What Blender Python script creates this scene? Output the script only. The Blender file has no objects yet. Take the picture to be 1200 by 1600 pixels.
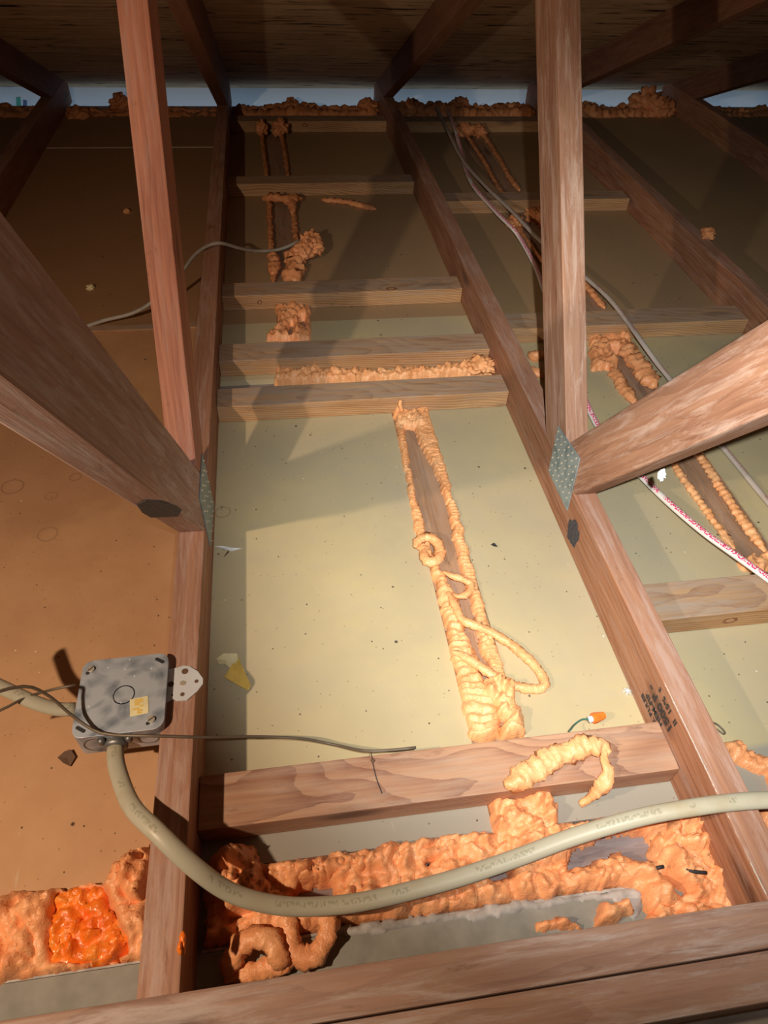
import bpy, bmesh, math, random
from mathutils import Vector, Matrix, noise
random.seed(7)
SC = bpy.context.scene
COL = SC.collection

# ------------------------------------------------------------------ camera
H = .838                       # eye height above the drywall (metres)
F = 1073.13                    # focal length in pixels of the 1200x1600 frame
AX = Vector((0.98924982, -0.0731554, 0.12662182))     # world X, Y, Z seen in camera axes (right, down, forward)
AY = Vector((-0.1408253, -0.70991383, 0.69006564))
AZ = Vector((0.03940855, -0.70047887, -0.71258425))
cd = bpy.data.cameras.new('camera'); cam = bpy.data.objects.new('camera', cd); COL.objects.link(cam)
cd.sensor_fit = 'VERTICAL'; cd.sensor_height = 36; cd.sensor_width = 27
cd.lens = F/1600*36; cd.clip_start = .01; cd.clip_end = 50
cam.matrix_world = Matrix(((AX.x, -AX.y, -AX.z, 0), (AY.x, -AY.y, -AY.z, 0), (AZ.x, -AZ.y, -AZ.z, H), (0, 0, 0, 1)))
SC.camera = cam

def ray(x, y):
    r = Vector(((x-600)/F, (y-800)/F, 1.))
    return Vector((AX.dot(r), AY.dot(r), AZ.dot(r)))
def at(x, y, z=0.):            # point of the photograph on the level plane z
    r = ray(x, y); return Vector((0, 0, H)) + r*((z-H)/r.z)
def onx(x, y, X):              # point of the photograph on the truss plane X
    r = ray(x, y); return Vector((0, 0, H)) + r*(X/r.x)

# ------------------------------------------------------------------ light
W = bpy.data.worlds.new('world'); SC.world = W; W.use_nodes = True
W.node_tree.nodes['Background'].inputs[0].default_value = (.5, .55, .7, 1)
W.node_tree.nodes['Background'].inputs[1].default_value = .004
SC.view_settings.view_transform = 'Standard'; SC.view_settings.look = 'None'
SC.view_settings.gamma = 1; SC.view_settings.use_curve_mapping = False
SC.view_settings.exposure = 0.0

l = bpy.data.lights.new('work_lamp', 'SPOT'); l.energy = 31; l.color = (1, .74, .50); l.shadow_soft_size = .012
l.spot_size = math.radians(130); l.spot_blend = .8
o = bpy.data.objects.new('work_lamp', l); o.location = (-.58, .07, .85); COL.objects.link(o)
o.rotation_euler = (Vector((.25, .85, 0))-o.location).to_track_quat('-Z', 'Y').to_euler()
l = bpy.data.lights.new('phone_torch', 'SPOT'); l.energy = 72; l.color = (1, .98, .89); l.shadow_soft_size = .006
l.spot_size = math.radians(76); l.spot_blend = 1
o = bpy.data.objects.new('phone_torch', l)
o.location = Vector((0, 0, H)) + Vector((AX.x, AY.x, AZ.x))*.045 - Vector((AX.y, AY.y, AZ.y))*.03
aim = ray(890, 815)
o.rotation_euler = aim.to_track_quat('-Z', 'Y').to_euler(); COL.objects.link(o)

# cool fill lamp added behind the far wall plate to brighten the soffit board
l = bpy.data.lights.new('soffit_fill', 'AREA'); l.shape = 'RECTANGLE'; l.size = 4.4; l.size_y = .03; l.energy = .36; l.color = (.62, .80, 1)
o = bpy.data.objects.new('soffit_fill', l); o.location = (.3, 3.150, -.045); COL.objects.link(o)
o.rotation_euler = Vector((0, 1, .55)).to_track_quat('-Z', 'Y').to_euler()

# ------------------------------------------------------------------ materials
class N:
    def __init__(s, name):
        s.m = bpy.data.materials.new(name); s.m.use_nodes = True; s.t = s.m.node_tree
        s.b = s.t.nodes['Principled BSDF']
        s.tc = s.t.nodes.new('ShaderNodeTexCoord')
    def new(s, typ, **k):
        n = s.t.nodes.new(typ)
        for a, v in k.items(): setattr(n, a, v)
        return n
    def put(s, sock, v):
        if v is None: return
        if isinstance(v, bpy.types.NodeSocket): s.t.links.new(v, sock)
        elif isinstance(v, (tuple, list)) and len(v) == 3 and sock.type == 'RGBA': sock.default_value = (*v, 1)
        else: sock.default_value = v
    def math(s, op, a, b=None, clamp=False):
        n = s.new('ShaderNodeMath', operation=op, use_clamp=clamp); s.put(n.inputs[0], a); s.put(n.inputs[1], b); return n.outputs[0]
    def map(s, vec, scale=(1, 1, 1), loc=(0, 0, 0)):
        n = s.new('ShaderNodeMapping'); s.put(n.inputs[0], vec); n.inputs['Scale'].default_value = scale; n.inputs['Location'].default_value = loc; return n.outputs[0]
    def noise(s, vec, scale, detail=4, rough=.55, dist=0):
        n = s.new('ShaderNodeTexNoise'); s.put(n.inputs['Vector'], vec); n.inputs['Scale'].default_value = scale
        n.inputs['Detail'].default_value = detail; n.inputs['Roughness'].default_value = rough; n.inputs['Distortion'].default_value = dist
        return n.outputs[0]
    def ramp(s, fac, stops):
        n = s.new('ShaderNodeValToRGB'); s.put(n.inputs[0], fac); e = n.color_ramp.elements
        while len(e) < len(stops): e.new(.5)
        for q, (p, c) in zip(e, stops): q.position = p; q.color = (*c, 1) if len(c) == 3 else c
        return n.outputs[0]
    def step(s, v, lo, hi):
        n = s.new('ShaderNodeMapRange'); s.put(n.inputs[0], v); n.inputs[1].default_value = lo; n.inputs[2].default_value = hi; return n.outputs[0]
    def mix(s, fac, a, b, mode='MIX'):
        n = s.new('ShaderNodeMix', data_type='RGBA', blend_type=mode); s.put(n.inputs[0], fac); s.put(n.inputs[6], a); s.put(n.inputs[7], b); return n.outputs[2]
    def bump(s, h, strength=.3, dist=.002):
        n = s.new('ShaderNodeBump'); s.put(n.inputs['Height'], h); n.inputs['Strength'].default_value = strength; n.inputs['Distance'].default_value = dist
        s.t.links.new(n.outputs[0], s.b.inputs['Normal'])
    def done(s, col, rough=.6, metal=0, spec=.4):
        s.put(s.b.inputs['Base Color'], col); s.put(s.b.inputs['Roughness'], rough); s.put(s.b.inputs['Metallic'], metal)
        s.b.inputs['Specular IOR Level'].default_value = spec
        return s.m

def wood(name, dark, light, dust=(.42, .38, .36), greyed=.4, top=.3, ring=46, knots=True, rough=.62, ringamt=.35, arch=.12, sph=False):
    s = N(name)
    oi = s.new('ShaderNodeObjectInfo')
    off = s.new('ShaderNodeCombineXYZ')
    for i, k in enumerate((3.7, .09, .13)): s.put(off.inputs[i], s.math('MULTIPLY', oi.outputs['Random'], k))
    v = s.new('ShaderNodeVectorMath', operation='ADD'); s.put(v.inputs[0], s.tc.outputs['Object']); s.put(v.inputs[1], off.outputs[0])
    v = v.outputs[0]
    warp = s.new('ShaderNodeVectorMath', operation='ADD'); s.put(warp.inputs[0], s.map(v, (arch, 1, 1), (.03, -.02, .07)))
    wn = s.new('ShaderNodeTexNoise'); s.put(wn.inputs['Vector'], s.map(v, (3, 8, 8))); wn.inputs['Scale'].default_value = 1; wn.inputs['Detail'].default_value = 2
    ws = s.new('ShaderNodeVectorMath', operation='SCALE'); s.put(ws.inputs[0], wn.outputs['Color']); ws.inputs['Scale'].default_value = .045
    s.put(warp.inputs[1], ws.outputs[0])
    w = s.new('ShaderNodeTexWave', wave_type='RINGS', rings_direction='SPHERICAL' if sph else 'X', wave_profile='SAW')
    s.put(w.inputs['Vector'], warp.outputs[0])
    w.inputs['Scale'].default_value = ring; w.inputs['Distortion'].default_value = 1.2; w.inputs['Detail'].default_value = 3
    w.inputs['Detail Scale'].default_value = 1.5
    fine = s.noise(s.map(v, (7, 260, 260)), 1, 6, .65)
    mid = s.noise(s.map(v, (3, 60, 60)), 1, 4, .6)
    big = s.noise(s.map(v, (3, 11, 11)), 1.3, 5, .6)
    rf = s.math('POWER', w.outputs['Fac'], 2.2)
    f = s.math('ADD', .62, s.math('MULTIPLY', rf, -ringamt*.55))
    f = s.math('ADD', f, s.math('MULTIPLY', s.math('SUBTRACT', fine, .5), .75))
    f = s.math('ADD', f, s.math('MULTIPLY', s.math('SUBTRACT', mid, .5), .55))
    f = s.math('ADD', f, s.math('MULTIPLY', s.math('SUBTRACT', big, .5), .9), True)
    col = s.ramp(f, [(.12, dark), (.5, [(a+b)/2 for a, b in zip(dark, light)]), (.9, light)])
    if knots:
        vo = s.new('ShaderNodeTexVoronoi'); s.put(vo.inputs['Vector'], s.map(v, (3.2, 11, 11))); vo.inputs['Scale'].default_value = 1
        k = s.step(vo.outputs['Distance'], .16, .07)
        col = s.mix(s.math('MULTIPLY', k, .75), col, tuple(c*.35 for c in dark))
    g = s.noise(s.map(v, (4, 34, 34)), 2.0, 7, .74, .5)
    geo = s.new('ShaderNodeNewGeometry'); sp = s.new('ShaderNodeSeparateXYZ'); s.put(sp.inputs[0], geo.outputs['Normal'])
    up = s.step(sp.outputs[2], .4, .9)
    dm = s.math('ADD', s.math('MULTIPLY', s.step(g, .48, .66), greyed), s.math('MULTIPLY', s.math('MULTIPLY', up, top), s.step(g, .25, .6)), True)
    col = s.mix(dm, col, dust)
    dk = s.noise(s.map(v, (7, 22, 22), (5, 1, 3)), 2, 5, .7)
    col = s.mix(s.math('MULTIPLY', s.step(dk, .62, .74), .55), col, tuple(c*.4 for c in dark))
    s.bump(s.math('ADD', fine, s.math('MULTIPLY', w.outputs['Fac'], .3)), .35, .0012)
    return s.done(col, rough)

M = {}
M['chord'] = wood('red_brown_lumber', (.18, .06, .03), (.46, .225, .125), (.48, .34, .30), .40, .40)
M['web'] = wood('web_lumber', (.17, .07, .042), (.44, .24, .155), (.66, .52, .46), .55, .2)
M['webred'] = wood('red_web_lumber', (.22, .065, .042), (.56, .25, .165), (.42, .30, .29), .35, .2)
M['webgrey'] = wood('grimy_diagonal_lumber', (.22, .125, .11), (.48, .32, .28), (.52, .46, .49), .85, .5)
M['pine'] = wood('golden_pine_block', (.27, .125, .055), (.62, .39, .20), (.40, .31, .25), .45, .7, ring=80, ringamt=.85, arch=.07, sph=True)
M['pinepink'] = wood('pink_pine_block', (.24, .10, .06), (.54, .31, .19), (.44, .34, .28), .3, .2, ring=95, ringamt=.9, arch=.05, sph=True)
M['beam'] = wood('weathered_brown_beam', (.16, .075, .05), (.40, .235, .165), (.46, .38, .36), .6, .25)
M['plate'] = wood('dull_plate_wood', (.17, .09, .05), (.46, .28, .17), (.36, .30, .28), .25, .15, knots=True)
M['greyplate'] = wood('grey_plate_wood', (.08, .055, .055), (.27, .20, .19), (.32, .29, .31), .5, .3)
M['rafter'] = wood('dark_rafter', (.12, .045, .025), (.30, .14, .08), (.36, .27, .22), .25, .1)

def floor_mat():
    s = N('old_drywall_paper'); P = s.tc.outputs['Object']
    a = s.noise(P, 2.2, 5, .6); b = s.noise(P, 9, 6, .65)
    col = s.ramp(a, [(.35, (.42, .375, .27)), (.5, (.48, .415, .265)), (.65, (.56, .475, .27))])
    col = s.mix(s.math('MULTIPLY', s.step(b, .5, .75), .35), col, (.44, .40, .33))
    # brown water stain on the left bay, with ring marks
    sx = s.new('ShaderNodeSeparateXYZ'); s.put(sx.inputs[0], P)
    left = s.step(sx.outputs[0], -.15, -.17)
    col = s.mix(s.math('MULTIPLY', left, .92), col, s.ramp(b, [(.3, (.50, .265, .14)), (.7, (.60, .345, .19))]))
    far_falloff = s.step(sx.outputs[1], 1.446, 1.448)      # far floor painted browner to stand in for light falling off
    col = s.mix(s.math('MULTIPLY', far_falloff, .72), col, (.34, .20, .105))
    greyed = s.step(s.math('ADD', sx.outputs[1], s.math('MULTIPLY', b, .01)), .345, .335)  # front strip of the floor is mixed toward grey
    greyed = s.math('MULTIPLY', greyed, s.step(sx.outputs[0], -.16, -.15))
    col = s.mix(s.math('MULTIPLY', greyed, .85), col, (.30, .285, .265))
    def ring(c, r, amt, col, wid=.0022, dark=(.25, .14, .09)):
        d = s.new('ShaderNodeVectorMath', operation='DISTANCE'); s.put(d.inputs[0], P); d.inputs[1].default_value = c
        dd = s.math('ADD', d.outputs['Value'], s.math('MULTIPLY', s.math('SUBTRACT', b, .5), .012))
        e = s.math('ABSOLUTE', s.math('SUBTRACT', dd, r))
        return s.mix(s.math('MULTIPLY', s.step(e, wid, 0), amt), col, dark)
    for px, r, amt in (((20, 760), .019, .9), ((75, 835), .015, .55), ((80, 775), .010, .6), ((118, 745), .010, .7), ((348, 800), .012, .5)):
        q = at(*px); col = ring((q.x, q.y, 0), r, amt, col)
    # darker brown cloud under the diagonal
    q = at(60, 800); d = s.new('ShaderNodeVectorMath', operation='DISTANCE'); s.put(d.inputs[0], P); d.inputs[1].default_value = (q.x, q.y+.1, 0)
    dd = s.math('ADD', d.outputs['Value'], s.math('MULTIPLY', s.math('SUBTRACT', b, .5), .12))
    col = s.mix(s.math('MULTIPLY', s.step(dd, .16, .11), .4), col, (.38, .20, .125))
    # specks
    for sc, th, c, amt in ((55, .085, (.05, .04, .03), .9), (31, .045, (.85, .82, .75), .8), (95, .11, (.16, .10, .06), .65), (24, .07, (.04, .03, .03), .9)):
        vo = s.new('ShaderNodeTexVoronoi'); s.put(vo.inputs['Vector'], s.map(P, (1, 1, 0), (sc*.1, 0, 0))); vo.inputs['Scale'].default_value = sc
        rnd = s.new('ShaderNodeSeparateColor'); s.put(rnd.inputs[0], vo.outputs['Color'])
        m = s.math('MULTIPLY', s.step(vo.outputs['Distance'], th, th*.6), s.math('GREATER_THAN', rnd.outputs[0], .5))
        col = s.mix(s.math('MULTIPLY', m, amt), col, c)
    # scuffs
    sc = s.noise(s.map(P, (30, 5, 1)), 3, 3, .6, 2)
    col = s.mix(s.math('MULTIPLY', s.step(sc, .68, .78), .35), col, (.62, .58, .48))
    s.bump(s.noise(P, 160, 3), .12, .0008)
    return s.done(col, .72, spec=.25)
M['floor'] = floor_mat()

def foam_mat(name, c1, c2, c3, rough=.33, spec=.5):
    s = N(name); P = s.tc.outputs['Object']
    a = s.noise(P, 30, 5, .6)
    col = s.ramp(a, [(.3, c1), (.5, c2), (.72, c3)])
    s.bump(s.math('ADD', s.noise(P, 95, 4, .6, 1.6), s.math('MULTIPLY', s.noise(P, 420, 2), .25)), .45, .004)
    s.b.inputs['Subsurface Weight'].default_value = .05; s.b.inputs['Subsurface Radius'].default_value = (.01, .005, .002); s.b.inputs['Subsurface Scale'].default_value = .5
    return s.done(col, rough, spec=spec)
M['foam'] = foam_mat('orange_foam', (.76, .29, .125), (.87, .38, .17), (.94, .48, .24))
M['foamlt'] = foam_mat('pale_orange_foam', (.76, .335, .14), (.86, .425, .195), (.92, .52, .27))
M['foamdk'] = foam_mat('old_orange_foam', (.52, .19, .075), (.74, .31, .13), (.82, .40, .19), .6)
M['foamwet'] = foam_mat('wet_orange_foam', (.85, .14, .012), (.95, .22, .02), (.95, .38, .07), .15, .7)

def plain(name, c, rough=.5, metal=0, var=.15, sc=40, spec=.4, bump=.15):
    s = N(name); P = s.tc.outputs['Object']; a = s.noise(P, sc, 4)
    col = s.ramp(a, [(.3, tuple(x*(1-var) for x in c)), (.7, tuple(min(1, x*(1+var)) for x in c))])
    s.bump(a, bump, .001)
    return s.done(col, rough, metal, spec)
M['gyp'] = plain('grey_drywall_face', (.27, .265, .24), .75)
M['gypedge'] = plain('broken_drywall_edge', (.40, .38, .37), .8, var=.35, bump=.6, sc=60)
M['tape'] = plain('white_seam', (.80, .74, .62), .8)
M['soffit'] = plain('pale_soffit_board', (.74, .84, .93), .7, var=.03, sc=6)
M['black'] = plain('black_ink', (.03, .03, .035), .6)
M['mark'] = plain('charcoal_smudge', (.06, .06, .075), .7, var=.6, sc=300)
M['wire'] = plain('dark_bare_wire', (.16, .13, .10), .5, .3)
M['greencable'] = plain('green_wire', (.05, .16, .13), .45)
M['greycable'] = plain('grey_thin_cable', (.42, .40, .38), .5)
M['nut'] = plain('orange_wire_nut', (1., .20, .03), .35)
M['paper'] = plain('cream_paper', (.74, .68, .42), .7)
M['yellow'] = plain('yellowed_tape', (.72, .50, .12), .6)
M['brownscrap'] = plain('brown_leaf_scrap', (.14, .08, .05), .8)
M['clamp'] = plain('dark_clamp_metal', (.22, .22, .23), .45, .7)
M['nail'] = plain('bright_nail', (.75, .7, .62), .35, .6)
M['fray'] = plain('pale_frayed_fibres', (.52, .44, .40), .8)
M['film'] = plain('clear_plastic_strip', (.75, .78, .82), .25)
M['green'] = plain('green_print', (.08, .40, .30), .6)
M['blue'] = plain('blue_print', (.08, .16, .32), .6)

def galv(name, base, lite, rough=.42, metal=.55, sc=28):
    s = N(name); P = s.tc.outputs['Object']
    vo = s.new('ShaderNodeTexVoronoi'); s.put(vo.inputs['Vector'], s.map(P, (1, 1.3, 1))); vo.inputs['Scale'].default_value = sc*2.2
    wn = s.noise(P, sc, 3, .5, 1.6)
    f = s.math('ADD', s.math('MULTIPLY', wn, .8), s.math('MULTIPLY', vo.outputs['Distance'], .35))
    col = s.ramp(f, [(.35, base), (.62, lite)])
    s.bump(wn, .08, .001)
    return s.done(col, rough, metal)
M['galv'] = galv('spangled_galvanised_steel', (.17, .21, .28), (.50, .56, .66), .45, .35, 20)
M['bracket'] = galv('bright_galvanised_steel', (.60, .65, .74), (.74, .79, .88), .4, .25, 12)
M['plate_steel'] = galv('blue_grey_nail_plate', (.16, .24, .29), (.32, .41, .46), .4, .4, 20)

def deck_mat():
    s = N('old_plywood_deck'); P = s.tc.outputs['Object']
    g = s.noise(s.map(P, (3, 60, 60)), 1, 5, .7, .4)
    b = s.noise(P, 4, 4)
    col = s.ramp(s.math('ADD', s.math('MULTIPLY', g, .7), s.math('MULTIPLY', b, .3)), [(.33, (.22, .14, .085)), (.5, (.56, .41, .26)), (.68, (.74, .56, .38))])
    st = s.noise(s.map(P, (7, 55, 55), (3, 0, 0)), 1, 3, .6, .3)
    col = s.mix(s.step(st, .60, .66), col, (.035, .02, .015))
    lt = s.noise(s.map(P, (12, 130, 130), (9, 2, 0)), 1, 2, .6)
    col = s.mix(s.math('MULTIPLY', s.step(lt, .70, .76), .7), col, (.60, .48, .34))
    s.bump(s.math('ADD', g, st), .6, .003)
    return s.done(col, .8, spec=.2)
M['deck'] = deck_mat()

def cable_mat(name, base, ink, rows=2, inkamt=.8, grime=(.35, .25, .12), dens=.5, seg=9., band=.05):
    s = N(name); uv = s.tc.outputs['UV']; sp = s.new('ShaderNodeSeparateXYZ'); s.put(sp.inputs[0], uv)
    P = s.tc.outputs['Object']
    col = s.mix(s.math('MULTIPLY', s.step(s.noise(P, 25, 4), .5, .75), .45), base, grime)
    glyph = s.noise(s.map(uv, (380, 14, 1)), 1, 0)
    word = s.noise(s.map(uv, (seg, 0, 0), (4, 0, 0)), 1, 1)
    v = s.math('ABSOLUTE', s.math('SUBTRACT', sp.outputs[1], .5))
    m = s.math('MULTIPLY', s.math('LESS_THAN', v, band), s.math('GREATER_THAN', glyph, .5))
    m = s.math('MULTIPLY', m, s.math('GREATER_THAN', word, dens))
    col = s.mix(s.math('MULTIPLY', m, inkamt), col, ink)
    return s.done(col, .4)
M['bigcable'] = cable_mat('cream_cable_jacket', (.45, .43, .345), (.16, .17, .10), inkamt=.38, dens=.5, seg=14)
M['pinkcable'] = cable_mat('white_cable_pink_print', (.80, .78, .76), (.80, .03, .18), inkamt=1, grime=(.60, .55, .52), dens=.38, band=.13)
M['oldcable'] = cable_mat('faded_cable', (.50, .44, .40), (.45, .12, .12), inkamt=.8, grime=(.34, .24, .20))

# ------------------------------------------------------------------ object helpers
def tag(o, label=None, cat=None, group=None, kind=None):
    if label: o['label'] = label
    if cat: o['category'] = cat
    if group: o['group'] = group
    if kind: o['kind'] = kind
    return o
def empty(name, loc, label, cat, group=None):
    o = bpy.data.objects.new(name, None); COL.objects.link(o); o.location = loc; o.empty_display_size = .05
    return tag(o, label, cat, group)
def link(name, me, mat, parent=None, mw=None, smooth=False):
    o = bpy.data.objects.new(name, me); COL.objects.link(o)
    if mat is not None: me.materials.append(mat)
    mw = mw or Matrix.Identity(4)
    if parent is not None:
        o.parent = parent; pm = Matrix.Identity(4); q = parent
        chain = []
        while q is not None: chain.append(q); q = q.parent
        for q in reversed(chain): pm = pm @ q.matrix_basis
        mw = pm.inverted() @ mw
    o.matrix_basis = mw
    if smooth:
        for p in me.polygons: p.use_smooth = True
    return o
def bm_mesh(name, bm):
    bmesh.ops.recalc_face_normals(bm, faces=bm.faces)
    me = bpy.data.meshes.new(name); bm.to_mesh(me); bm.free(); return me

def prism(name, poly, ex, mat, parent=None, mw=None, bevel=.0018):
    """poly: local (x, y) outline, extruded from z = 0 to ex along local z; local x is the grain."""
    bm = bmesh.new()
    a = [bm.verts.new((x, y, 0)) for x, y in poly]; b = [bm.verts.new((x, y, ex)) for x, y in poly]
    bm.faces.new(a[::-1]); bm.faces.new(b); n = len(a)
    for i in range(n): bm.faces.new((a[i], a[(i+1) % n], b[(i+1) % n], b[i]))
    bmesh.ops.recalc_face_normals(bm, faces=bm.faces)
    if bevel: bmesh.ops.bevel(bm, geom=bm.edges[:], offset=bevel, segments=2, affect='EDGES', profile=.6)
    return link(name, bm_mesh(name, bm), mat, parent, mw)

def frame(origin, x, y):
    x = Vector(x).normalized(); z = x.cross(Vector(y)).normalized(); y = z.cross(x)
    return Matrix(((x.x, y.x, z.x, origin[0]), (x.y, y.y, z.y, origin[1]), (x.z, y.z, z.z, origin[2]), (0, 0, 0, 1)))

def clip(poly, n, c, keep_less=True):
    """keep the side n.p <= c (or >=)"""
    s = 1 if keep_less else -1; out = []
    f = lambda p: s*(n[0]*p[0]+n[1]*p[1]-c)
    for i in range(len(poly)):
        p, q = poly[i], poly[(i+1) % len(poly)]; a, b = f(p), f(q)
        if a <= 0: out.append(p)
        if (a < 0 < b) or (b < 0 < a):
            t = a/(a-b); out.append((p[0]+t*(q[0]-p[0]), p[1]+t*(q[1]-p[1])))
    return out

def yz_board(name, X0, X1, poly, d, mat, parent, bevel=.0018):
    """outline in the (Y, Z) plane, thickness X0..X1, grain along d"""
    d = Vector((0, d[0], d[1])).normalized(); yv = Vector((1, 0, 0)).cross(d)*-1
    # local x = d, local z = world X, local y = z cross x
    yv = Vector((1, 0, 0)).cross(d)
    o = Vector((X0, poly[0][0], poly[0][1]))
    mw = Matrix(((d.x, yv.x, 1, o.x), (d.y, yv.y, 0, o.y), (d.z, yv.z, 0, o.z), (0, 0, 0, 1)))
    loc = [((Vector((X0, p[0], p[1]))-o).dot(d), (Vector((X0, p[0], p[1]))-o).dot(yv)) for p in poly]
    return prism(name, loc, X1-X0, mat, parent, mw, bevel)

def box(name, lo, hi, mat, parent=None, bevel=.001, rot=0, piv=None):
    """axis-aligned board, grain along its local x (world X), optional turn about z"""
    lo, hi = Vector(lo), Vector(hi); c = Vector(((lo.x+hi.x)/2, (lo.y+hi.y)/2, lo.z)); d = hi-lo
    mw = Matrix.Translation(c) @ Matrix.Rotation(rot, 4, 'Z')
    return prism(name, [(-d.x/2, -d.y/2), (d.x/2, -d.y/2), (d.x/2, d.y/2), (-d.x/2, d.y/2)], d.z, mat, parent, mw, bevel)

def catmull(pts, step):
    P = [pts[0]*2-pts[1]] + pts + [pts[-1]*2-pts[-2]]; out = []
    for i in range(1, len(P)-2):
        a, b, c, d = P[i-1:i+3]; n = max(2, int((c-b).length/step))
        for k in range(n):
            t = k/n; out.append(.5*((2*b)+(c-a)*t+(2*a-5*b+4*c-d)*t*t+(3*b-a-3*c+d)*t**3))
    out.append(P[-2]); return out

def tube(name, pts, r, mat, parent=None, step=.006, seg=12, flat=1., radius=None, cap=True):
    """sweep; radius(s, ang) -> scale; flat squashes it vertically; UV = (metres, turn)"""
    path = catmull([Vector(p) for p in pts], step); bm = bmesh.new(); uvl = bm.loops.layers.uv.new('UVMap')
    rings = []; S = [0]; total = len(path)
    for i in range(1, total): S.append(S[-1]+(path[i]-path[i-1]).length)
    L = S[-1]
    for i, p in enumerate(path):
        t = (path[min(i+1, total-1)]-path[max(i-1, 0)]).normalized()
        up = Vector((0, 0, 1))
        side = t.cross(up)
        if side.length < .15: side = t.cross(Vector((0, 1, 0)))
        side.normalize(); nrm = side.cross(t).normalized()
        ring = []
        for k in range(seg):
            a = 2*math.pi*k/seg
            rr = r*(radius(S[i], a, L) if radius else 1)
            ring.append(bm.verts.new(p + side*math.sin(a)*rr - nrm*math.cos(a)*rr*flat))
        rings.append(ring)
    for i in range(total-1):
        for k in range(seg):
            k2 = (k+1) % seg
            f = bm.faces.new((rings[i][k], rings[i][k2], rings[i+1][k2], rings[i+1][k]))
            vals = ((S[i], k/seg), (S[i], (k+1)/seg), (S[i+1], (k+1)/seg), (S[i+1], k/seg))
            for lp, u in zip(f.loops, vals): lp[uvl].uv = u
    if cap:
        bm.faces.new(rings[0][::-1]); bm.faces.new(rings[-1])
    return link(name, bm_mesh(name, bm), mat, parent, None, True)

def bill(p):                  # rounded lumps with creases
    q = p + noise.noise_vector(p*.7)*.7
    return min(1., abs(noise.noise(q))*2.2)

def seg_dist(p, poly):
    best = 1e9; inside = False; n = len(poly); px, py = p
    for i in range(n):
        ax, ay = poly[i]; bx, by = poly[(i+1) % n]
        dx, dy = bx-ax, by-ay; t = max(0, min(1, ((px-ax)*dx+(py-ay)*dy)/(dx*dx+dy*dy+1e-12)))
        d = (px-ax-t*dx)**2+(py-ay-t*dy)**2
        if d < best: best = d
        if (ay > py) != (by > py) and px < (bx-ax)*(py-ay)/(by-ay+1e-12)+ax: inside = not inside
    d = math.sqrt(best); return d if inside else -d

def foam_field(name, px, z, th, mat, parent=None, holes=(), cell=.0028, seed=0, lump=38., edge=.010, ripple=None, base=None, rag=.005, world=False):
    """a spread bed of foam: outline from points on the plane z, real thickness, lumps and creases"""
    poly = [tuple(p) for p in px] if world else [tuple(at(x, y, z)[:2]) for x, y in px]
    hp = [[tuple(at(x, y, z)[:2]) for x, y in h] for h in holes]
    base = -.004 if base is None else base
    x0 = min(p[0] for p in poly)-.012; x1 = max(p[0] for p in poly)+.012; y0 = min(p[1] for p in poly)-.012; y1 = max(p[1] for p in poly)+.012
    nx, ny = int((x1-x0)/cell)+1, int((y1-y0)/cell)+1; bm = bmesh.new(); V = {}; D = {}
    for i in range(nx+1):
        for j in range(ny+1):
            x, y = x0+i*cell, y0+j*cell; q = Vector((x, y, seed*3.1))
            w = noise.noise_vector(q*55)*rag + noise.noise_vector(q*140)*rag*.45
            p = (x+w.x, y+w.y); d = seg_dist(p, poly)
            if d > -.02:
                for h in hp: d = min(d, -seg_dist(p, h))
            D[i, j] = d
            if d < -.012: continue
            if d <= 0: hz = base
            else:
                e = math.sqrt(max(0, 1-(1-min(1, d/edge))**2))
                b = bill(q*lump)*.70 + bill(q*lump*2.3+Vector((4, 4, 4)))*.42 + bill(q*lump*5)*.22
                if ripple:
                    t = x*ripple[0]+y*ripple[1]; n = noise.noise(q*30)
                    b = b*.5 + .55*abs(math.sin(math.pi*(t/ripple[2]+n*.9)))
                hz = z + th*e*(.35+.85*b)
            V[i, j] = (x, y, hz)
    BV = {}
    def vv(k):
        if k not in BV: BV[k] = bm.verts.new(V[k])
        return BV[k]
    for i in range(nx):
        for j in range(ny):
            ks = ((i, j), (i+1, j), (i+1, j+1), (i, j+1))
            if all(k in V for k in ks) and max(D[k] for k in ks) > 0: bm.faces.new([vv(k) for k in ks])
    me = bpy.data.meshes.new(name)
    bmesh.ops.recalc_face_normals(bm, faces=bm.faces)
    if sum(f.normal.z for f in bm.faces) < 0: bmesh.ops.reverse_faces(bm, faces=bm.faces)
    # close the underside so that it is a solid
    r = bmesh.ops.extrude_face_region(bm, geom=bm.faces[:])
    for v in [g for g in r['geom'] if isinstance(g, bmesh.types.BMVert)]: v.co.z = base-.001
    bm.to_mesh(me); bm.free()
    # keep top faces up: flip if needed
    return link(name, me, mat, parent, None, True)

def bead_r(seed, amp=.7, rip=.006, ripamp=.35, taper=.02, lump=60):
    def f(s, a, L):
        q = Vector((s*lump, math.cos(a)*1.1, math.sin(a)*1.1+seed*5.3))
        v = .62 + amp*bill(q) + .25*bill(q*2.7)
        v += ripamp*(abs(math.sin(math.pi*s/rip + 1.5*noise.noise(q*.5)))-.5)
        e = min(s, L-s); v *= .35+.65*min(1, e/taper) if taper else 1
        return max(.15, v)
    return f

def P3(pts, z):     # pixel path -> points; entries (x, y) or (x, y, z)
    return [at(p[0], p[1], p[2] if len(p) > 2 else z) for p in pts]

def bead(name, px, z, r, mat, parent=None, seed=0, flat=.8, seg=14, step=.0025, **k):
    return tube(name, P3(px, z), r, mat, parent, step, seg, flat, bead_r(seed, **k))

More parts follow.
